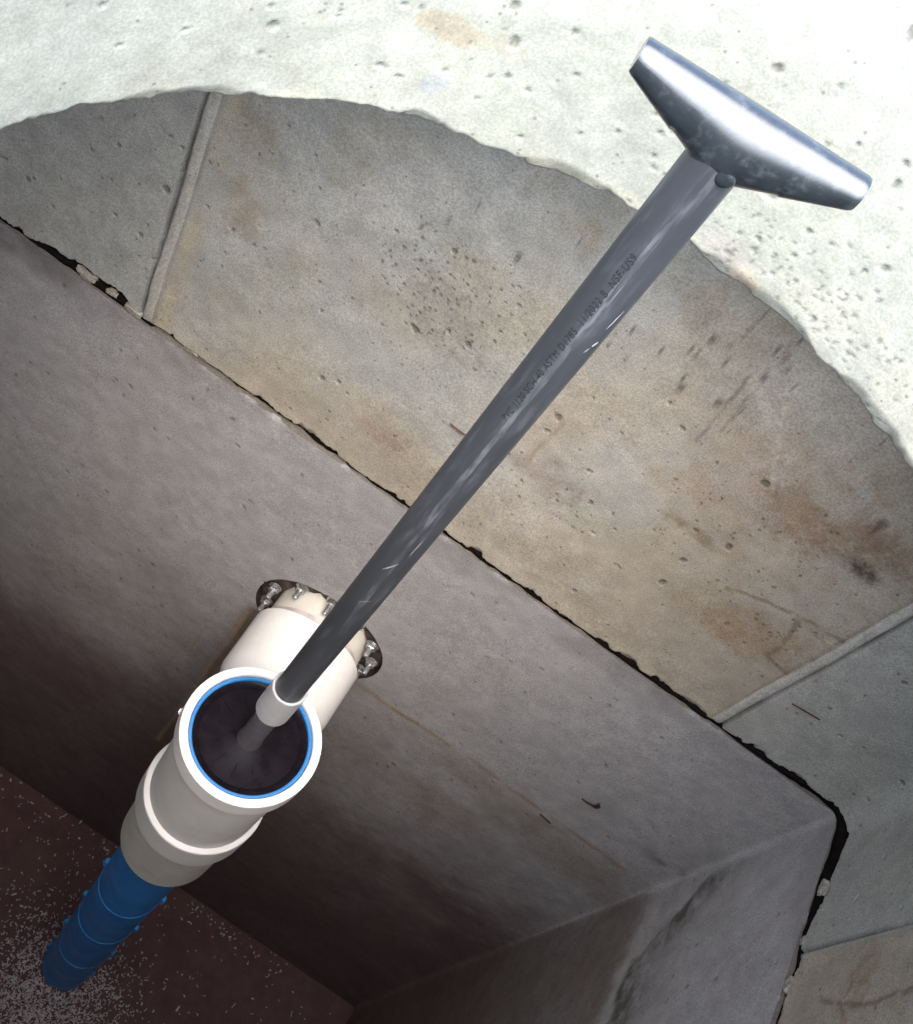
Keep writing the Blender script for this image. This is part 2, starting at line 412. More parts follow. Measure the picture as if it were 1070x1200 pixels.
def apply_pits(U, Z, pits, depth_arr, mask_arr):
    for (a, b, ra, rb, ang, dep) in pits:
        R_ = max(ra, rb) * 1.15
        i = np.where(np.abs(U - a) < R_)[0]; j = np.where(np.abs(Z - b) < R_)[0]
        if len(i) == 0 or len(j) == 0: continue
        uu, zz = np.meshgrid(U[i] - a, Z[j] - b)
        ca, sa = math.cos(ang), math.sin(ang)
        p = (uu * ca + zz * sa) / ra; q = (-uu * sa + zz * ca) / rb
        d = np.hypot(p, q) * (1 + 0.35 * (vnoise(uu * 300 + a * 99, zz * 300, 5) - 0.5))
        f = np.clip(1 - d * d, 0, 1)**0.6
        blk = depth_arr[np.ix_(j, i)]; depth_arr[np.ix_(j, i)] = np.maximum(blk, f * dep)
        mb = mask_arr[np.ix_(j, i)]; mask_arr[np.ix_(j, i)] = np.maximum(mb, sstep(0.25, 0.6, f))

def tank_section(name, parent, upper):
    if upper: P, Nn, s = loop_path(XL, XR + 0.010, YW, YF, 0.035, 0.0015, 0.03)
    else:     P, Nn, s = loop_path(XL, XR, YW, YF, 0.009, 0.0031, 0.03)
    back = (Nn[:, 1] > 0.75) ; right = Nn[:, 0] > 0.66
    if upper:
        zrow = np.concatenate([np.arange(ZS, -0.80, 0.0015), np.linspace(-0.80, ZC, 24)])
    else:
        zrow = np.concatenate([np.arange(ZS, -2.2, -0.0033), np.linspace(-2.2, ZF - 0.05, 160)])[::-1]
    x0 = P[:, 0]; y0 = P[:, 1]
    X = np.tile(x0, (len(zrow), 1)); Y = np.tile(y0, (len(zrow), 1)); Z = np.tile(zrow[:, None], (1, len(P)))
    B = np.tile(back, (len(zrow), 1)); R_ = np.tile(right, (len(zrow), 1))
    ucol = np.where(right, XR + (YW - y0), x0)
    Uu = np.where(R_, XR + (YW - Y), X)
    Ud = np.tile(s, (len(zrow), 1))
    dep = np.zeros(X.shape); msk = np.zeros(X.shape)
    pits = []
    if upper:
        pl = [(195, 222, 8, 6), (372, 262, 5, 4), (271, 271, 3.2, 3), (242, 242, 3.4, 2.4), (464, 271, 3, 2.4), (435, 200, 3, 2.4), (418, 132, 3, 3),
              (487, 387, 7, 5), (533, 294, 5, 4), (605, 304, 5, 4), (378, 443, 6, 4), (397, 447, 4, 3), (525, 388, 5, 4), (549, 404, 8, 4), (608, 337, 3, 3), (608, 358, 4, 3),
              (776, 683, 9, 4), (854, 642, 9, 4), (800, 657, 7, 3.5), (691, 590, 6, 3), (694, 625, 4, 3), (673, 692, 5, 2.5), (797, 456, 5, 4), (785, 473, 4, 3), (799, 502, 5, 4),
              (897, 567, 7, 5), (835, 397, 4, 3.5), (895, 443, 4.5, 3), (843, 473, 7, 4), (654, 489, 7, 4), (641, 505, 5, 3), (690, 553, 6, 3), (1038, 612, 9, 7), (1028, 620, 4, 3),
              (140, 170, 5, 2.5), (200, 160, 5, 2.5), (213, 173, 6, 2.5), (130, 210, 4, 2), (107, 175, 4, 2), (135, 252, 5, 2.5), (180, 304, 4, 2.5), (206, 262, 5, 3),
              (1060, 800, 5, 4), (985, 862, 4, 3), (1058, 915, 5, 4), (1015, 815, 3, 3), (33, 210, 7, 4), (165, 275, 6, 3)]
        for (px, py, ra, rb) in pl:
            a, b = on_back(px, py); k = 0.00068
            pits.append((a, b, ra * k * 1.05, rb * k * 1.35, random.uniform(-0.6, 0.6) + 1.2, 0.0022))
        for (px, py, ra, rb) in [(1030, 1000, 5, 3), (1065, 925, 6, 4), (1000, 1050, 8, 2), (1055, 1062, 4, 3), (1068, 1010, 4, 6), (960, 1065, 4, 2)]:
            a, b = on_right(px, py); pits.append((XR + YW - a, b, ra * 0.0007, rb * 0.0009, random.uniform(0, 3), 0.004))
        for i in range(260):
            r = random.uniform(0.0012, 0.0022) * (1 if random.random() < 0.88 else 1.6)
            pits.append((random.uniform(-0.52, 1.0), random.uniform(-1.18, -0.7), r, r * random.uniform(0.6, 1.3), random.uniform(0, 3), r * 0.5))
        ca, cb = on_back(515, 355)
        for i in range(170):
            r = random.uniform(0.0010, 0.0021)
            pits.append((random.gauss(ca, 0.045), random.gauss(cb, 0.05), r, r * random.uniform(0.6, 1.6), random.uniform(0, 3), r * 0.4))
        for cx_, cy_ in ((900, 640), (910, 740), (640, 590), (860, 420)):
            ca, cb = on_back(cx_, cy_)
            for i in range(45):
                r = random.uniform(0.0010, 0.0020)
                pits.append((random.gauss(ca, 0.05), random.gauss(cb, 0.035), r, r * random.uniform(0.6, 1.6), random.uniform(0, 3), r * 0.4))
    else:
        for i in range(230):
            r = random.uniform(0.0016, 0.0034)
            pits.append((random.uniform(-0.52, 1.0), random.uniform(-1.95, -1.21), r, r * random.uniform(0.5, 1.4), random.uniform(0, 3), r * 0.6))
    order = np.argsort(zrow)
    vis = (B | R_)[0]
    uc = np.where(vis, ucol, 99.0)
    apply_pits(uc, zrow, pits, dep, msk)
    # form-work waviness and skin roughness
    rough = (fbm(Ud, Z, 4, 301, 3) - 0.5) * 0.006 + (fbm(Ud, Z, 60, 305, 4) - 0.5) * 0.0007
    out = dep + rough
    zz = Z.copy()
    if upper:
        # broken lower edge: opening of the joint along the wall
        g = 0.0010 + 0.0045 * fbm(s, s * 0, 40, 311, 5, 0.75) + 0.007 * sstep(0.55, 0.8, fbm(s, s * 0, 34, 317, 6, 0.8))
        g = g * np.where(right & (y0 < 0.70), 0.45, 0.8)
        g += back * 0.015 * sstep(-0.475, -0.44, x0) * (1 - sstep(-0.365, -0.325, x0)) * (0.6 + 0.8 * fbm(s, s * 0, 45, 319, 3))
        g += back * 0.0022 * sstep(-0.03, 0.0, x0) * (1 - sstep(0.36, 0.44, x0)) * (0.5 + fbm(s, s * 0, 22, 329, 4))
        g += 0.010 * np.exp(-(((XR - x0) / 0.10)**2 + ((YW - y0) / 0.13)**2)) * (0.6 + 0.8 * fbm(s, s * 0, 40, 323, 3))
        g += back * (0.6 + fbm(s, s * 0, 60, 325, 3)) * 0.004 * sstep(-0.33, -0.30, x0) * (1 - sstep(-0.10, -0.02, x0))
        fall = np.clip(1 - (Z - ZS) / 0.05, 0, 1)**2
        zz = Z + g[None, :] * fall
        chip = np.clip(1 - (Z - ZS) / (0.004 + 0.016 * sstep(0.35, 0.75, fbm(Ud, Z * 0, 34, 327, 5, 0.7))), 0, 1)**1.5
        out = out + chip * (0.003 + 0.010 * fbm(Ud, Z, 60, 331, 5, 0.7))
        out = out - R_ * 0.0100 * (1 - np.exp(-((YW - Y) / 0.13)**2))
        # shallow rebates beside the beads
        for xb in (-0.318, 0.456):
            out = out + B * 0.005 * np.exp(-((X - (xb - 0.0085 * (1 if xb < 0 else -1))) / 0.0022)**2)
        out = out + R_ * 0.005 * np.exp(-((Y - 0.6145) / 0.0022)**2)
    else:
        top = np.clip((Z - (ZS - 0.012)) / 0.012, 0, 1)
        out = out + top**3 * (0.0 + 0.004 * sstep(0.55, 0.8, fbm(Ud, Z * 0, 26, 335, 5, 0.7)))
        zz = Z - (top**3 * 0.0025 * fbm(Ud, Z * 0, 60, 337, 5, 0.7))
    NX = np.tile(Nn[:, 0], (len(zrow), 1)); NY = np.tile(Nn[:, 1], (len(zrow), 1))
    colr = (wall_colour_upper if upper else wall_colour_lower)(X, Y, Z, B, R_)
    colr = np.where((B | R_)[..., None], colr, np.array([0.45, 0.445, 0.43]) * (0.9 + 0.2 * fbm(Ud, Z, 9, 351))[..., None])  # unseen front and left walls set paler to bounce fill light
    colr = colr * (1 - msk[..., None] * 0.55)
    if upper:
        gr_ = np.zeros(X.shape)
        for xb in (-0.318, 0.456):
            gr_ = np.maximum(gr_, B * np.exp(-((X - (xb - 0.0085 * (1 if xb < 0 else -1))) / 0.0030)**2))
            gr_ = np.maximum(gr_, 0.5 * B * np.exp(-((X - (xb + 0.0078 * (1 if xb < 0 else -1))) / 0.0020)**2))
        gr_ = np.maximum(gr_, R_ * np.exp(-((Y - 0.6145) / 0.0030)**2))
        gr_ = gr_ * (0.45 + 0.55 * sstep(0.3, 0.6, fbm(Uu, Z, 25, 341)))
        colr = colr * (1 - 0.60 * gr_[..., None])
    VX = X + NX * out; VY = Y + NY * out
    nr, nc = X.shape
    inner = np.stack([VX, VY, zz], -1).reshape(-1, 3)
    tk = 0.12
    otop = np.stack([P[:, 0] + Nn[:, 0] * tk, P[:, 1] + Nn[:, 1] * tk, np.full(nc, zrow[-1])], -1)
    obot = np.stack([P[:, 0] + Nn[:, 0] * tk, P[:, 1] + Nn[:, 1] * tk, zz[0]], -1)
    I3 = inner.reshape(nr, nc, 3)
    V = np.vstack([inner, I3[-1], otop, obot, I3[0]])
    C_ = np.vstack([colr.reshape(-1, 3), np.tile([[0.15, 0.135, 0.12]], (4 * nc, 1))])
    idx = np.arange(nr * nc).reshape(nr, nc); nx = np.roll(idx, -1, axis=1)
    Fq = np.stack([idx[:-1], idx[1:], nx[1:], nx[:-1]], -1).reshape(-1, 4)
    idx = nr * nc + np.arange(4 * nc).reshape(4, nc); nx = np.roll(idx, -1, axis=1)
    Fq = np.vstack([Fq, np.stack([idx[:-1], idx[1:], nx[1:], nx[:-1]], -1).reshape(-1, 4)])
    if not upper:
        # opening for the outlet pipe: drop cells inside the circle, pull its rim onto the circle
        bx, bz = AX, -1.555; hr = 0.098
        isb = np.concatenate([B.reshape(-1), np.zeros(4 * nc, bool)])
        d = np.hypot(V[:, 0] - bx, V[:, 2] - bz)
        ins = isb & (d < hr)
        kill = ins[Fq].all(1); keep = Fq[~kill]
        used = np.zeros(len(V), bool); used[keep.reshape(-1)] = True
        mv = ins & used
        V[mv, 0] = bx + (V[mv, 0] - bx) / d[mv] * hr; V[mv, 2] = bz + (V[mv, 2] - bz) / d[mv] * hr
        Fq = keep
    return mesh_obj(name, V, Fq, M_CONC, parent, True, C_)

# ------------------------------------------------------------------ the setting
def ground_sheet():
    n = 96; V = []; F = []
    rads = [RR + 0.115, 0.8, 1.6, 4, 12, 60]
    for k, r in enumerate(rads):
        for i in range(n):
            t = 2 * math.pi * i / n
            V.append((RX + r * math.cos(t), RY + r * math.sin(t), -0.37 + (0 if k == 0 else 0.012 * math.sin(5 * t + k))))
    for k in range(len(rads) - 1):
        for i in range(n):
            j = (i + 1) % n; F.append([k * n + i, k * n + j, (k + 1) * n + j, (k + 1) * n + i])
    o = mesh_obj('ground', V, F, M_SOIL); o['kind'] = 'structure'; return o
ground_sheet()

def tank_floor():
    nx_, ny_ = 230, 210
    xs = np.linspace(XL - 0.05, XR + 0.05, nx_); ys = np.linspace(YF - 0.05, YW + 0.05, ny_)
    X, Y = np.meshgrid(xs, ys)
    Z = ZF + (fbm(X, Y, 7, 401) - 0.5) * 0.006 + (fbm(X, Y, 70, 405, 3) - 0.5) * 0.002
    n1 = fbm(X, Y, 6, 411); n2 = fbm(X, Y, 30, 415)
    c = np.ones(X.shape + (3,)) * np.array([0.105, 0.056, 0.058])
    m_ = (sstep(0.45, 0.7, n1) * 0.5)[..., None]; c = c * (1 - m_) + np.array([0.125, 0.076, 0.072]) * m_
    c = c * (0.8 + 0.4 * n2)[..., None]
    idx = np.arange(nx_ * ny_).reshape(ny_, nx_)
    F = np.stack([idx[:-1, :-1], idx[:-1, 1:], idx[1:, 1:], idx[1:, :-1]], -1).reshape(-1, 4)
    o = mesh_obj('floor', np.stack([X, Y, Z], -1).reshape(-1, 3), F, M_CONC, None, True, c.reshape(-1, 3)); o['kind'] = 'structure'
    return o
tank_floor()

# lower tank section
low = thing('lower_tank_section', 'purplish grey lower concrete tank half that the white pipe passes through', 'concrete tank', (AX, YW, ZF))
tank_section('wall', low, False)
k = 96
lathe('pipe_hole', [(0.098, -0.002), (0.098, 0.095), (0.104, 0.095), (0.104, 0.004)], (AX, YW, -1.555), M_RUBBER, low, axis=(0, 1, 0), n=96)
# upper tank section
upp = thing('upper_tank_section', 'tan stained upper concrete tank half with raised vertical beads, above the ragged joint', 'concrete tank', (AX, YW, ZS))
tank_section('wall', upp, True)
def lid():
    n = 128; V = []; F = []; r0 = RR + 0.105; t_ = 0.12
    def sq(t):
        c, s_ = math.cos(t), math.sin(t); k_ = 1e9
        if c > 1e-9: k_ = min(k_, (XR + 0.01 + t_ - RX) / c)
        if c < -1e-9: k_ = min(k_, (XL - t_ - RX) / c)
        if s_ > 1e-9: k_ = min(k_, (YW + t_ - RY) / s_)
        if s_ < -1e-9: k_ = min(k_, (YF - t_ - RY) / s_)
        return RX + c * k_, RY + s_ * k_
    for i in range(n):
        t = 2 * math.pi * (i + 0.5) / n; a, b = sq(t)
        V += [(RX + r0 * math.cos(t), RY + r0 * math.sin(t), ZC + 0.003), (a, b, ZC + 0.003), (a, b, ZC + 0.15), (RX + r0 * math.cos(t), RY + r0 * math.sin(t), ZC + 0.15)]
    for i in range(n):
        j = (i + 1) % n
        for q in range(4): F.append([i * 4 + q, j * 4 + q, j * 4 + (q + 1) % 4, i * 4 + (q + 1) % 4])
    return mesh_obj('lid', V, F, M_CONC, upp, False, np.tile([[0.45, 0.445, 0.43]], (len(V), 1)))  # unseen underside kept pale to add bounced fill light
lid()
def bead(base_xy, nrm, along, name='bead'):
    """raised half-round bead cast on the wall, from joint to lid"""
    zs = np.arange(ZS + 0.010, ZC - 0.002, 0.006); K = 9; V = []; C_ = []
    w = 0.0060
    for i, z in enumerate(zs):
        ww = w * (0.85 + 0.3 * float(fbm(np.array([z]), np.array([base_xy[0]]), 40, 501, 3)[0]))
        sh = 0.004 * (float(fbm(np.array([z]), np.array([base_xy[1]]), 9, 507, 3)[0]) - 0.5)
        for q in range(K):
            t = math.pi * q / (K - 1); a = -math.cos(t) * ww + sh; h = math.sin(t)**0.35 * 0.0050 * (1 if 0 < i < len(zs) - 1 else 0.4) - 0.0022
            nn = float(fbm(np.array([z + q * 0.013]), np.array([a]), 120, 509, 3)[0])
            h += (nn - 0.5) * 0.002
            V.append((base_xy[0] + along[0] * a - nrm[0] * h, base_xy[1] + along[1] * a - nrm[1] * h, z))
            f = 0.85 + 0.3 * nn; C_.append((0.36 * f, 0.355 * f, 0.325 * f))
    F = []
    for i in range(len(zs) - 1):
        for q in range(K - 1): F.append([i * K + q, (i + 1) * K + q, (i + 1) * K + q + 1, i * K + q + 1])
    return mesh_obj(name, V, F, M_CONC, upp, True, np.array(C_))
bead((-0.318, YW), (0, 1), (1, 0)); bead((0.456, YW), (0, 1), (1, 0)); bead((XR + 0.005, 0.606), (1, 0), (0, -1))

# access ring
def access_ring():
    zt = -0.315
    th = np.concatenate([np.arange(math.radians(20), math.radians(175), 0.0017 / RR), np.linspace(math.radians(175), math.radians(380), 150)[:-1]])
    zr = np.arange(ZC, zt + 0.001, 0.0017)
    T, Z = np.meshgrid(th, zr)
    Uc = th * RR
    dep = np.zeros(T.shape); msk = np.zeros(T.shape); pits = []
    for (px, py, ra, rb) in [(603, 8, 7, 5), (603, 51, 7, 8), (673, 39, 4, 4), (910, 81, 7, 7), (1066, 42, 6, 11), (1060, 192, 5, 4), (1049, 217, 5, 7), (675, 88, 4, 3), (618, 106, 4, 3), (595, 90, 4, 4),
                             (900, 228, 9, 6), (760, 108, 3, 3), (768, 135, 3, 3), (773, 157, 4, 3), (788, 156, 3, 3), (766, 183, 3, 3), (765, 197, 3, 3), (947, 271, 4, 4), (888, 280, 5, 3), (1036, 315, 6, 6), (1012, 317, 4, 4),
                             (320, 30, 6, 5), (217, 34, 3, 2), (140, 52, 5, 2), (396, 20, 3, 2), (400, 14, 3, 2), (446, 77, 5, 3), (467, 90, 4, 3), (475, 6, 4, 3), (120, 5, 3, 3), (930, 300, 4, 3), (952, 373, 5, 4), (990, 345, 3, 3), (1005, 169, 3, 3), (680, 157, 3, 3), (723, 155, 3, 3), (610, 160, 3, 3)]:
        t_, z_ = on_ring(px, py); k_ = 0.0005
        pits.append((t_ * RR, z_, ra * k_, rb * k_ * 1.25, random.uniform(-0.4, 0.4), 0.002))
    for i in range(150):
        r = random.uniform(0.0010, 0.0020)
        pits.append((random.uniform(math.radians(30), math.radians(165)) * RR, random.uniform(ZC + 0.005, -0.25), r, r * random.uniform(0.7, 1.3), random.uniform(0, 3), r * 0.5))
    for (px, py, sx, n_) in [(850, 300, 0.018, 40), (980, 380, 0.035, 70), (1010, 450, 0.03, 40), (940, 330, 0.03, 40)]:
        t_, z_ = on_ring(px, py)
        for i in range(n_):
            r = random.uniform(0.0009, 0.0020)
            pits.append((random.gauss(t_ * RR, sx), random.gauss(z_, 0.02), r, r * random.uniform(0.5, 1.4), random.uniform(0, 3), r * 0.5))
    apply_pits(Uc, zr, pits, dep, msk)
    S = T * RR
    n1 = fbm(S, Z, 6, 601); n2 = fbm(S, Z, 24, 605); n3 = fbm(S, Z, 90, 611, 4)
    out = dep + (fbm(S, Z, 5, 615, 3) - 0.5) * 0.003 + (n3 - 0.5) * 0.0006
    # spalled lower arris
    eh = 0.003 + 0.010 * sstep(0.35, 0.7, fbm(S, Z * 0, 16, 621, 4))
    ch = np.clip(1 - (Z - ZC) / eh, 0, 1)
    out = out + ch**1.3 * (0.002 + 0.006 * fbm(S, Z, 45, 625, 4))
    zz = Z + np.clip(1 - (Z - ZC) / 0.02, 0, 1) * ((fbm(S, Z * 0, 26, 631, 6, 0.72) - 0.45) * 0.017)
    c = np.ones(T.shape + (3,)) * np.array([0.275, 0.294, 0.260])
    def lay(mask, colr):
        nonlocal c
        c = c * (1 - mask[..., None]) + np.array(colr) * mask[..., None]
    lay(sstep(0.45, 0.65, n1) * 0.5, (0.305, 0.322, 0.285)); lay(sstep(0.5, 0.68, n2) * 0.4, (0.250, 0.272, 0.226))
    lay(sstep(0.62, 0.7, fbm(S, Z, 48, 641)) * 0.45, (0.27, 0.275, 0.24))
    lay(np.clip(1 - (Z - ZC) / 0.018, 0, 1) * sstep(0.4, 0.6, fbm(S, Z, 30, 645)) * 0.5, (0.42, 0.40, 0.30))
    def blob(px, py, ru, rz, colr, amt, seed):
        t_, z_ = on_ring(px, py)
        d = np.hypot((S - t_ * RR) / ru, (Z - z_) / rz) + (fbm(S, Z, 60, seed, 4) - 0.5) * 1.4
        lay((1 - sstep(0.5, 1.0, d)) * amt, colr)
    blob(543, 38, 0.030, 0.010, (0.25, 0.225, 0.165), 0.75, 651); blob(512, 98, 0.012, 0.012, (0.25, 0.27, 0.28), 0.7, 652)
    blob(600, 60, 0.01, 0.006, (0.28, 0.26, 0.22), 0.5, 653); blob(980, 370, 0.05, 0.035, (0.33, 0.335, 0.29), 0.45, 654); blob(850, 290, 0.02, 0.014, (0.28, 0.27, 0.25), 0.6, 655)
    blob(870, 330, 0.014, 0.010, (0.42, 0.34, 0.25), 0.5, 656); blob(1060, 470, 0.03, 0.03, (0.36, 0.355, 0.30), 0.5, 657)
    c = c * (0.92 + 0.16 * n3)[..., None] * (1 - 0.40 * msk[..., None])
    r = RR + out
    inner = np.stack([RX + r * np.cos(T), RY + r * np.sin(T), zz], -1).reshape(-1, 3)
    nr, nc = T.shape; ro = RR + 0.103
    ot = np.stack([RX + ro * np.cos(th), RY + ro * np.sin(th), np.full(nc, zt)], -1); ob = ot.copy(); ob[:, 2] = ZC
    V = np.vstack([inner, ot, ob]); C_ = np.vstack([c.reshape(-1, 3), np.tile([[0.46, 0.46, 0.43]], (2 * nc, 1))])
    idx = np.arange(nr * nc).reshape(nr, nc); idx = np.vstack([idx, nr * nc + np.arange(nc)[None], nr * nc + nc + np.arange(nc)[None], idx[:1]])
    nx = np.roll(idx, -1, axis=1)
    Fq = np.stack([idx[:-1], nx[:-1], nx[1:], idx[1:]], -1).reshape(-1, 4)[:, ::-1]
    o = mesh_obj('access_ring', V, Fq, M_RING, None, True, C_)
    tag(o, 'pale pitted concrete ring around the access opening, curving across the top', 'concrete ring')
access_ring()

# joint sealant squeezed between the two halves
def sealant():
    P, Nn, s = loop_path(XL, XR, YW, YF, 0.022, 0.004, 0.03); K = 8; V = []; F = []
    for i in range(len(P)):
        f = float(fbm(np.array([s[i]]), np.array([0.0]), 35, 701, 4)[0]); f2 = float(fbm(np.array([s[i]]), np.array([3.0]), 60, 705, 3)[0])
        corner = math.exp(-(((XR - P[i, 0]) / 0.05)**2 + ((YW - P[i, 1]) / 0.13)**2))
        rz = 0.004 + 0.005 * f + 0.006 * corner; rn = 0.010 + 0.004 * f2
        off = rn - 0.0010 + 0.006 * max(0.0, f2 - 0.45)
        if Nn[i, 1] > 0.7 and -0.31 < P[i, 0] < -0.05: off += 0.005 * min(1, f * 1.6)
        if Nn[i, 0] > 0.7 and P[i, 1] < 0.66: off += 0.005 * min(1, (0.66 - P[i, 1]) / 0.06)
        for q in range(K):
            t = 2 * math.pi * q / K
            V.append((P[i, 0] + Nn[i, 0] * (off + rn * math.cos(t)), P[i, 1] + Nn[i, 1] * (off + rn * math.cos(t)), max(ZS - 0.0006, ZS + 0.003 + rz * math.sin(t))))
    n = len(P)
    for i in range(n):
        j = (i + 1) % n
        for q in range(K): F.append([i * K + q, j * K + q, j * K + (q + 1) % K, i * K + (q + 1) % K])
    tag(mesh_obj('joint_sealant', V, F, M_MASTIC), 'black mastic sealant strip in the open joint between the tank halves', 'sealant')
sealant()

def lump(name, c, s, rot, mat, seed, label=None, cat=None, group=None):
    bm = bmesh.new(); bmesh.ops.create_icosphere(bm, subdivisions=3, radius=1.0)
    rr_ = random.Random(seed)
    for v in bm.verts:
        k_ = 0.95 + 0.35 * (float(vnoise(np.array([v.co.x * 2.3 + seed]), np.array([v.co.y * 2.3 + v.co.z * 1.7]), seed)[0]) - 0.5) + rr_.uniform(-0.12, 0.12)
        v.co = Vector((max(-0.8, min(0.8, v.co.x * k_)) * s[0], max(-0.75, min(0.75, v.co.y * k_)) * s[1], max(-0.75, min(0.75, v.co.z * k_)) * s[2]))
    me = bpy.data.meshes.new(name); bm.to_mesh(me); bm.free(); me.materials.append(mat)
    o = bpy.data.objects.new(name, me); COL.objects.link(o); o.location = c; o.rotation_euler = rot
    if label: tag(o, label, cat, group)
    return o
FR = 'broken mortar pieces in the joint'
def frag_back(px, py, s, rz, seed, label):
    a, b = on_back(px, py)
    lump('mortar_fragment', (a, YW + 0.004, ZS + 0.006), s, (0, rz, 0), M_MORTAR, seed, label, 'mortar', FR)
frag_back(104, 303, (0.017, 0.006, 0.0055), 0.05, 1, 'longest pale mortar piece wedged in the widest gap at the left of the joint')
frag_back(133, 331, (0.009, 0.005, 0.005), -0.2, 2, 'small pale mortar piece wedged in the left joint, second along the wide gap')
frag_back(160, 351, (0.014, 0.008, 0.007), 0.15, 3, 'rough grey mortar lump in the joint just left of the left bead')
frag_back(228, 400, (0.012, 0.006, 0.006), -0.1, 4, 'pale crumbling mortar piece in the joint right of the left bead')
def frag_right(px, py, s, seed, label):
    a, b = on_right(px, py)
    lump('mortar_fragment', (XR + 0.005, a, ZS + 0.008), s, (0.2, 0, 0), M_MORTAR, seed, label, 'mortar', FR)
frag_right(957, 1040, (0.006, 0.014, 0.006), 5, 'pale mortar sliver in the black joint of the right wall, below the corner')
frag_right(920, 1106, (0.006, 0.008, 0.006), 6, 'small pale mortar chip at the lower end of the black joint on the right wall')
frag_right(893, 1160, (0.008, 0.013, 0.006), 7, 'dark crumbled mortar lump in the right wall joint near the bottom edge')

# ------------------------------------------------------------------ white outlet tee
tee = thing('pipe_tee', 'white plastic outlet tee holding the filter, its branch running to the wall', 'pipe tee', (AX, AY, -1.807))
B0 = (AX, AY, 0)
lathe('top_hub', [(0.0690, -1.3265), (0.0700, -1.3250), (0.0776, -1.3250), (0.0788, -1.3262), (0.0790, -1.3570), (0.0784, -1.3585), (0.0690, -1.3590)], B0, M_PVC, tee)
lathe('neck', [(0.0680, -1.3590), (0.0735, -1.3590), (0.0715, -1.3640), (0.0705, -1.4200), (0.0700, -1.5620), (0.0680, -1.5620)], B0, M_PVC_NECK, tee)
lathe('lower_hub', [(0.0660, -1.5590), (0.0700, -1.5595), (0.0757, -1.5625), (0.0768, -1.5645), (0.0768, -1.6270), (0.0760, -1.6285), (0.0660, -1.6285)], B0, M_PVC, tee)
lathe('bottom_pipe', [(0.0610, -1.6200), (0.0660, -1.6290), (0.0690, -1.6290), (0.0682, -1.8040), (0.0670, -1.8070), (0.0620, -1.8070), (0.0610, -1.8060)], B0, M_CREAM, tee)
BZ = -1.470; BZ = -1.555 + 0.055
BR0 = (AX, 0, -1.555)
lathe('branch_neck', [(0.0650, 0.530), (0.0705, 0.530), (0.0705, 0.655), (0.0650, 0.655)], (AX, 0, -1.555 + 0.0), M_PVC_NECK, tee, axis=(0, 1, 0))
bh = lathe('branch_hub', [(0.0660, 0.652), (0.0710, 0.6525), (0.0745, 0.6620), (0.0780, 0.6710), (0.0787, 0.6750), (0.0788, 0.7560), (0.0770, 0.7580), (0.0660, 0.7580)], BR0, M_PVC, tee, axis=(0, 1, 0))
bp = lathe('branch_pipe', [(0.0630, 0.745), (0.0690, 0.745), (0.0692, 0.930), (0.0630, 0.930)], BR0, M_CREAM, tee, axis=(0, 1, 0))
lathe('primer_band', [(0.0692, 0.757), (0.0697, 0.7585), (0.0697, 0.766), (0.0692, 0.768)], BR0, M_PRIMER, bp, axis=(0, 1, 0), n=96)
box('mould_nub', (AX - 0.0785, AY - 0.008, -1.366), (0.005, 0.008, 0.005), M_PVC, tee, bev=0.0015)

# ------------------------------------------------------------------ link seal in the wall opening
seal = thing('pipe_seal', 'dark rubber seal with bright steel bolts around the pipe where it enters the wall', 'pipe seal', (AX, YW, -1.652))
def seal_block(t0, t1):
    V = []; F = []; K = 7
    for i in range(K):
        t = t0 + (t1 - t0) * i / (K - 1)
        ed = 0.0035 if i in (0, K - 1) else 0.0
        for (r, y) in ((0.0705, 0.85), (0.0705, 0.800 + ed), (0.0735, 0.796 + ed), (0.0925, 0.796 + ed), (0.0970, 0.800 + ed), (0.0970, 0.85)):
            V.append((AX + r * math.cos(t), y, -1.555 + r * math.sin(t)))
    for i in range(K - 1):
        for q in range(6): F.append([i * 6 + q, (i + 1) * 6 + q, (i + 1) * 6 + (q + 1) % 6, i * 6 + (q + 1) % 6])
    F.append([0, 1, 2, 3, 4, 5]); F.append([(K - 1) * 6 + q for q in (5, 4, 3, 2, 1, 0)])
    return mesh_obj('rubber_link', V, F, M_RUBBER, seal, False)
angs = [4, 34, 64, 95, 127, 164, 196, 226, 256, 286, 315, 340]
bounds = [((angs[i] + (angs[i - 1] if i else angs[-1] - 360)) / 2) for i in range(len(angs))]
for i in range(len(angs)):
    b0 = bounds[i]; b1 = bounds[i + 1] if i + 1 < len(angs) else bounds[0] + 360
    seal_block(math.radians(b0 + 0.8), math.radians(b1 - 0.8))
def hexprism(name, c, r, h, mat, parent, rot):
    V = []; F = []
    for lv, (rr_, yy) in enumerate(((r * 0.92, -h / 2), (r, -h / 2 + 0.0008), (r, h / 2))):
        for q in range(6):
            t = math.pi / 3 * q + rot; V.append((c[0] + rr_ * math.cos(t), c[1] + yy, c[2] + rr_ * math.sin(t)))
    for lv in range(2):
        for q in range(6): F.append([lv * 6 + q, lv * 6 + (q + 1) % 6, (lv + 1) * 6 + (q + 1) % 6, (lv + 1) * 6 + q])
    F.append([5, 4, 3, 2, 1, 0]); F.append([12 + q for q in range(6)])
    return mesh_obj(name, V, F, mat, parent, False)
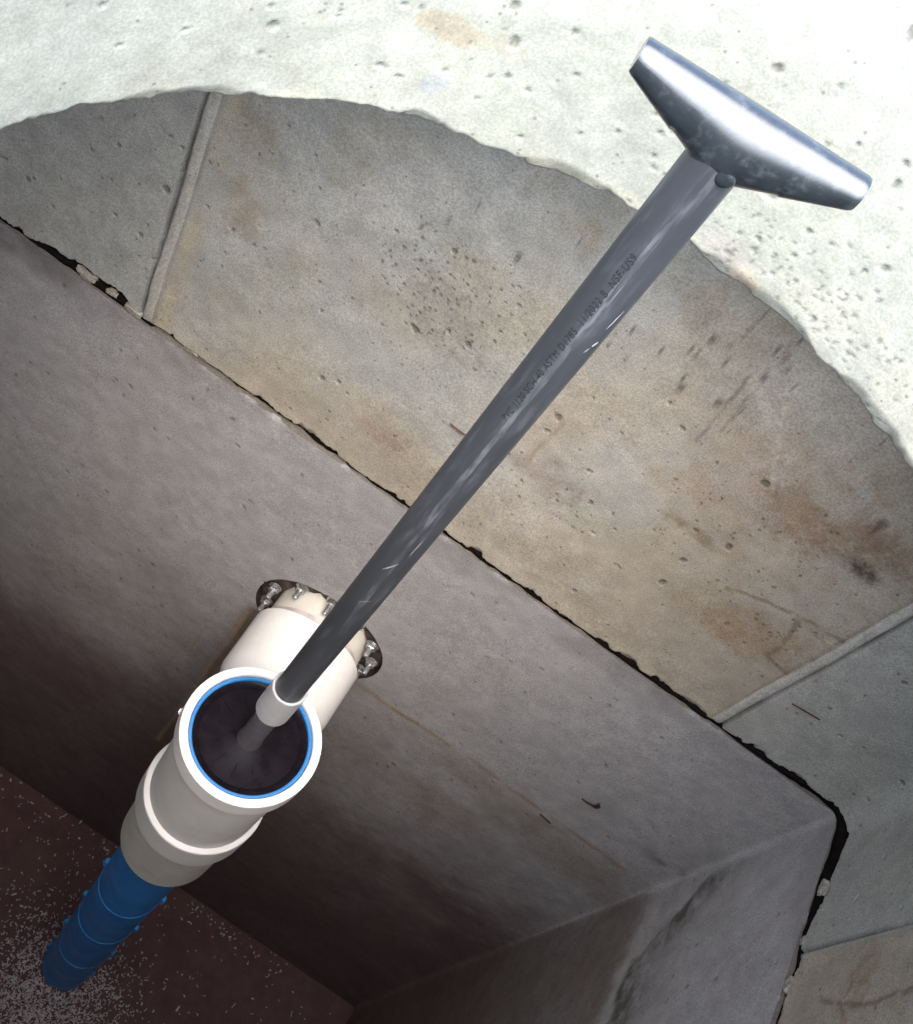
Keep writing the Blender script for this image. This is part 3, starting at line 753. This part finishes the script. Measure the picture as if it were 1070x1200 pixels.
for i, a in enumerate(angs):
    t = math.radians(a); r = 0.0835; c = (AX + r * math.cos(t), 0, -1.555 + r * math.sin(t)); L = random.uniform(0.016, 0.022)
    prof = [(0.0, -L)] + [(0.0030, -L), (0.0037, -L + 0.0010)]
    y_ = -L + 0.0016
    while y_ < 0.004: prof += [(0.0038, y_), (0.0033, y_ + 0.0007)]; y_ += 0.0014
    prof += [(0.0038, 0.006), (0.0, 0.006)]
    b_ = lathe('bolt', prof, (c[0], 0.790, c[2]), M_STEEL, seal, axis=(0, 1, 0), n=14, closed=False, sharp=80)
    hexprism('nut', (c[0], 0.7885, c[2]), 0.0075, 0.0062, M_STEEL, b_, random.uniform(0, 1))
    lathe('washer', [(0.0038, 0.7922), (0.0092, 0.7922), (0.0092, 0.7938), (0.0038, 0.7938)], (c[0], 0, c[2]), M_STEEL, b_, axis=(0, 1, 0), n=20)

# ------------------------------------------------------------------ filter with its pull handle
flt = thing('effluent_filter', 'long blue filter with black top plate and tall dark T-handled pole', 'filter', (AX, AY, ZF))
RB = 0.0515
body = lathe('filter_body', [(0.0, -1.70), (RB, -1.70), (RB, ZF + 0.010), (RB - 0.004, ZF + 0.001), (0.0, ZF + 0.001)], B0, M_BLUE, flt, closed=False)
for z in (-1.87, -2.141, -2.396, -2.692, -2.985):
    lathe('ridge', [(RB - 0.001, z - 0.0030), (RB + 0.0006, z - 0.0020), (RB + 0.0010, z), (RB + 0.0006, z + 0.0020), (RB - 0.001, z + 0.0030)], B0, M_BLUE2, body)
for z in (-2.112, -2.375, -2.656, -2.936):
    for sgn in (-1, 1):
        V = []
        for (dx, dz, w) in ((-0.004, 0.018, 0.006), (0.0050, 0.012, 0.0040), (0.0065, 0.000, 0.0040), (0.0040, -0.012, 0.0045), (-0.004, -0.016, 0.006)):
            for yy in (-w, w): V.append((AX + sgn * (RB + dx), AY + yy, z + dz))
        F = [[0, 2, 3, 1], [2, 4, 5, 3], [4, 6, 7, 5], [6, 8, 9, 7], [8, 0, 1, 9], [0, 8, 6, 4, 2], [1, 3, 5, 7, 9]]
        mesh_obj('lug', V, F, M_BLUE2, body, False)
plate = lathe('top_plate', [(0.0, -1.3345), (0.0150, -1.3345), (0.0200, -1.3360), (0.0560, -1.3360), (0.0600, -1.3330), (0.0632, -1.3318), (0.0640, -1.3330), (0.0640, -1.3560), (0.0, -1.3560)], B0, M_BLACK, flt, n=96, closed=False)
for q in range(12):
    t = 2 * math.pi * q / 12 + 0.13
    box('radial_rib', (AX + 0.041 * math.cos(t), AY + 0.041 * math.sin(t), -1.3357), (0.020, 0.0012, 0.0012), M_BLACK, plate, Matrix.Rotation(t, 3, 'Z'), 0.0003)
lathe('seal_ring', [(0.0642, -1.3300), (0.0652, -1.3288), (0.0678, -1.3288), (0.0687, -1.3300), (0.0687, -1.3500), (0.0642, -1.3500)], B0, M_BLUESEAL, flt, n=96)
lathe('socket_stub', [(0.0, -1.228), (0.0126, -1.228), (0.0130, -1.325), (0.0145, -1.3345), (0.0, -1.3345)], B0, M_STUB, flt, n=48, closed=False)
lathe('collar', [(0.0151, -1.1670), (0.0163, -1.1655), (0.0180, -1.1655), (0.0186, -1.1670), (0.0186, -1.2330), (0.0180, -1.2345), (0.0128, -1.2345), (0.0128, -1.2250)], B0, M_COLLAR, flt, n=56)
pole = lathe('pole', [(0.0150, -1.220), (0.0150, -0.372), (0.0, -0.372)], B0, M_POLE, flt, n=64, closed=False)
# grip: round tapered bar, deep in the middle where the pole enters, straight on top
def grip():
    A = np.array([-0.0168, 0.5150]); Bq = np.array([0.1055, 0.5300]); mid = np.array([AX + 0.004, AY])
    d = (Bq - A) / np.linalg.norm(Bq - A); L = np.linalg.norm(Bq - A); K = 32; V = []; F = []
    ztop = -0.3490
    n = 81
    for i in range(n):
        f = i / (n - 1); t = f * 2 - 1                     # -1..1
        a = abs(t); k_ = 1 - a
        k_ = 0.94 - math.sqrt(max(0.0, (a - 0.02) ** 2 + 0.0030)) if a < 0.5 else k_ - 0.015 * (1 - a)
        k_ = max(k_, 0)
        hh = 0.0090 + (0.0232 - 0.0090) * k_               # half height
        ww = 0.0090 + (0.0165 - 0.0090) * k_               # half width
        sl = 0.95 if i in (0, n - 1) else 1.0
        off = mid + d * (t * (L / 2) - 0.0015)
        nx_, ny_ = -d[1], d[0]
        for q in range(K):
            p = 2 * math.pi * q / K
            cx_ = math.copysign(abs(math.cos(p)) ** 0.96, math.cos(p)); sx_ = math.copysign(abs(math.sin(p)) ** 0.96, math.sin(p))
            V.append((off[0] + nx_ * ww * sl * cx_, off[1] + ny_ * ww * sl * cx_, ztop - hh + hh * sl * sx_))
    for i in range(n - 1):
        for q in range(K): F.append([i * K + q, (i + 1) * K + q, (i + 1) * K + (q + 1) % K, i * K + (q + 1) % K])
    F.append([q for q in range(K)]); F.append([(n - 1) * K + q for q in range(K - 1, -1, -1)])
    o = mesh_obj('grip', V, F, M_GRIP, flt)
    bm = bmesh.new(); bm.from_mesh(o.data); bmesh.ops.recalc_face_normals(bm, faces=bm.faces)
    for e in bm.edges:
        if e.calc_face_angle(0) > math.radians(50): e.smooth = False
    bm.to_mesh(o.data); bm.free()
    return o
grip_o = grip()
# moulded round boss on the near side of the grip
def boss():
    bm = bmesh.new(); bmesh.ops.create_uvsphere(bm, u_segments=24, v_segments=14, radius=0.0062)
    for v in bm.verts: v.co.y *= 0.35
    bmesh.ops.translate(bm, verts=bm.verts, vec=(AX + 0.0070, AY - 0.0128, -0.3805))
    me = bpy.data.meshes.new('moulded_boss'); bm.to_mesh(me); bm.free(); me.materials.append(M_GRIP)
    for p in me.polygons: p.use_smooth = True
    o = bpy.data.objects.new('moulded_boss', me); COL.objects.link(o); adopt(o, grip_o); return o
boss()
# print along the pole, facing the opening
def pole_print(txt, z_end, size, phi):
    cu = bpy.data.curves.new('print_tmp', 'FONT'); cu.body = txt; cu.size = size; cu.extrude = 0.0; cu.space_character = 1.12
    to = bpy.data.objects.new('print_tmp', cu); COL.objects.link(to)
    dg = bpy.context.evaluated_depsgraph_get(); me = bpy.data.meshes.new_from_object(to.evaluated_get(dg))
    xs = [v.co.x for v in me.vertices]; x1 = max(xs)
    R_ = 0.0150 + 0.00022
    for v in me.vertices:
        zz = z_end - (x1 - v.co.x); a = phi - (v.co.y - size * 0.35) / R_
        v.co = Vector((AX + R_ * math.cos(a), AY + R_ * math.sin(a), zz))
    bpy.data.objects.remove(to); bpy.data.curves.remove(cu)
    me.materials.clear(); me.materials.append(M_INK); me.name = 'lettering'
    o = bpy.data.objects.new('lettering', me); COL.objects.link(o); adopt(o, pole); return o
PHI = math.radians(-95.0)
def pole_z(px, py):
    r = ray(px, py); s = math.hypot(AX, AY) / math.hypot(r[0], r[1]); return r[2] * s
pole_print('PVC 1120 SCH 40 ASTM D1785  11/2022 B  NSF-US9', pole_z(743, 322) + 0.024, 0.0068, PHI - 0.10)
def scratch(zc, L, w, phi, slant):
    V = []; F = []; R_ = 0.0150 + 0.0002; n = 8
    for i in range(n):
        f = i / (n - 1); z = zc + (f - 0.5) * L; a = phi + slant * (f - 0.5); ww = w * math.sin(math.pi * (0.08 + 0.84 * f)) / R_
        for sg in (-1, 1): V.append((AX + R_ * math.cos(a + sg * ww), AY + R_ * math.sin(a + sg * ww), z))
    for i in range(n - 1): F.append([2 * i, 2 * i + 1, 2 * i + 3, 2 * i + 2])
    return mesh_obj('scratch', V, F, M_SCRATCH, pole)
def highlight_band(z0, z1, phi, half):
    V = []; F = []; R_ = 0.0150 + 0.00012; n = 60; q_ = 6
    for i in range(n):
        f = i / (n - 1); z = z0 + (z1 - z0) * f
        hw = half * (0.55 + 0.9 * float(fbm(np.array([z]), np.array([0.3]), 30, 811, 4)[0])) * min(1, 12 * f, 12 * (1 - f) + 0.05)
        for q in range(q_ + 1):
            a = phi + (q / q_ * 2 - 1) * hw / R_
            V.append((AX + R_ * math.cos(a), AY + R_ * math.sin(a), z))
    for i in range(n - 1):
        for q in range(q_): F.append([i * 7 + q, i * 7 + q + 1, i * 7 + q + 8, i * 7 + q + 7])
    return mesh_obj('highlight_band', V, F, M_HIGHLIGHT, pole)
highlight_band(-0.98, -0.40, PHI + 0.16, 0.0024)  # soft highlight down the pole, painted as a lighter band
scratch(pole_z(735, 370), 0.018, 0.0005, PHI + 0.95, 0.12)
scratch(pole_z(710, 397), 0.005, 0.0011, PHI + 0.95, 0.1); scratch(pole_z(704, 404), 0.005, 0.0004, PHI + 0.80, 0.1)
scratch(pole_z(500, 630), 0.03, 0.0003, PHI + 0.55, 0.05)
scratch(pole_z(470, 650), 0.02, 0.0006, PHI + 0.1, 0.5); scratch(pole_z(438, 690), 0.012, 0.0004, PHI + 0.2, 0.6)

# ------------------------------------------------------------------ small loose things
def ribbon(name, pts, widths, thick, mat, nrm, label, cat, group=None):
    """thin curved flake following pts (world), width across in the plane at right angles to nrm"""
    V = []; F = []; n = len(pts); N_ = Vector(nrm)
    for i in range(n):
        p = Vector(pts[i]); d = (Vector(pts[min(i + 1, n - 1)]) - Vector(pts[max(i - 1, 0)])).normalized(); w = d.cross(N_).normalized() * widths[i]
        for o_ in (w + N_ * 0, w * 0.2 - N_ * thick, -w + N_ * 0, w * 0.2 + N_ * thick): V.append(p + o_)
    for i in range(n - 1):
        for q in range(4): F.append([i * 4 + q, (i + 1) * 4 + q, (i + 1) * 4 + (q + 1) % 4, i * 4 + (q + 1) % 4])
    F.append([3, 2, 1, 0]); F.append([(n - 1) * 4 + q for q in range(4)])
    return tag(mesh_obj(name, V, F, mat, None, False), label, cat, group)
def bw(px, py, off=0.003):
    a, b = on_back(px, py); return (a, YW - off, b)
DG = 'plant bits stuck to the wall'
ribbon('leaf_flake', [bw(683, 934), bw(690, 939), bw(698, 941, 0.006), bw(704, 939, 0.009), bw(706, 934, 0.011)], [0.0008, 0.003, 0.0048, 0.004, 0.0012], 0.0012, M_LEAF, (0, -1, 0), 'curled dark brown leaf flake stuck on the lower wall near the corner', 'leaf', DG)
ribbon('twig', [bw(634, 952), bw(640, 957), bw(646, 963)], [0.0008, 0.0016, 0.0008], 0.0012, M_LEAF, (0, -1, 0), 'short dark twig lying on the brown water line of the lower wall', 'twig', DG)
ribbon('twig', [bw(929, 822), bw(945, 831), bw(962, 841)], [0.0009, 0.0013, 0.0007], 0.0010, M_LEAF, (0, -1, 0), 'thin straight dark twig on the clean grey panel beside the right bead', 'twig', DG)
ribbon('twig', [bw(529, 494), bw(538, 502), bw(548, 508)], [0.0010, 0.0022, 0.0008], 0.0012, mat_plain('red_brown_bark', (0.09, 0.045, 0.032), 0.85, 0.3, 200), (0, -1, 0), 'small reddish twig on the tan panel left of the pole', 'twig', DG)

def shavings():
    V = []; F = []
    rr_ = np.random.default_rng(5)
    cx, cy = on_floor(66, 1172)
    pts = []
    for i in range(3600): pts.append((rr_.normal(cx - 0.02, 0.085), rr_.normal(cy - 0.03, 0.085)))
    for i in range(700): pts.append((rr_.normal(cx - 0.06, 0.10), rr_.normal(cy + 0.05, 0.10)))
    for i in range(460): pts.append((rr_.uniform(XL + 0.02, XR - 0.02), rr_.uniform(0.2, YW - 0.006)))
    for i in range(110): pts.append((rr_.uniform(-0.4, 0.45), YW - abs(rr_.normal(0, 0.035)) - 0.004))
    for (x, y) in pts:
        if math.hypot(x - AX, y - AY) < RB + 0.004 or not (XL + 0.01 < x < XR - 0.01 and YF + 0.02 < y < YW - 0.003): continue
        L = rr_.uniform(0.0025, 0.0070) * (2.0 if rr_.uniform() < 0.10 else 1); w = rr_.uniform(0.0006, 0.0018); a = rr_.uniform(0, 6.28); curl = rr_.uniform(-2.6, 2.6); lift = rr_.uniform(0.0, 0.006)
        z = ZF + 0.0030 + rr_.uniform(0, 0.004); b = len(V); p = np.array([x, y])
        for k_ in range(4):
            d = np.array([math.cos(a), math.sin(a)]); s_ = np.array([-d[1], d[0]]) * w
            zz = z + lift * math.sin(math.pi * k_ / 3)
            V.append((p[0] + s_[0], p[1] + s_[1], zz)); V.append((p[0] - s_[0], p[1] - s_[1], zz + 0.0008))
            p = p + d * L / 3; a += curl / 3
        for k_ in range(3): F.append([b + 2 * k_, b + 2 * k_ + 1, b + 2 * k_ + 3, b + 2 * k_ + 2])
    o = mesh_obj('shavings', V, F, M_SHAV, None, False); o['kind'] = 'stuff'
    tag(o, 'pale grey plastic shavings strewn over the dark tank floor', 'shavings')
shavings()
for o in bpy.data.objects:
    if '_base' in o: del o['_base']
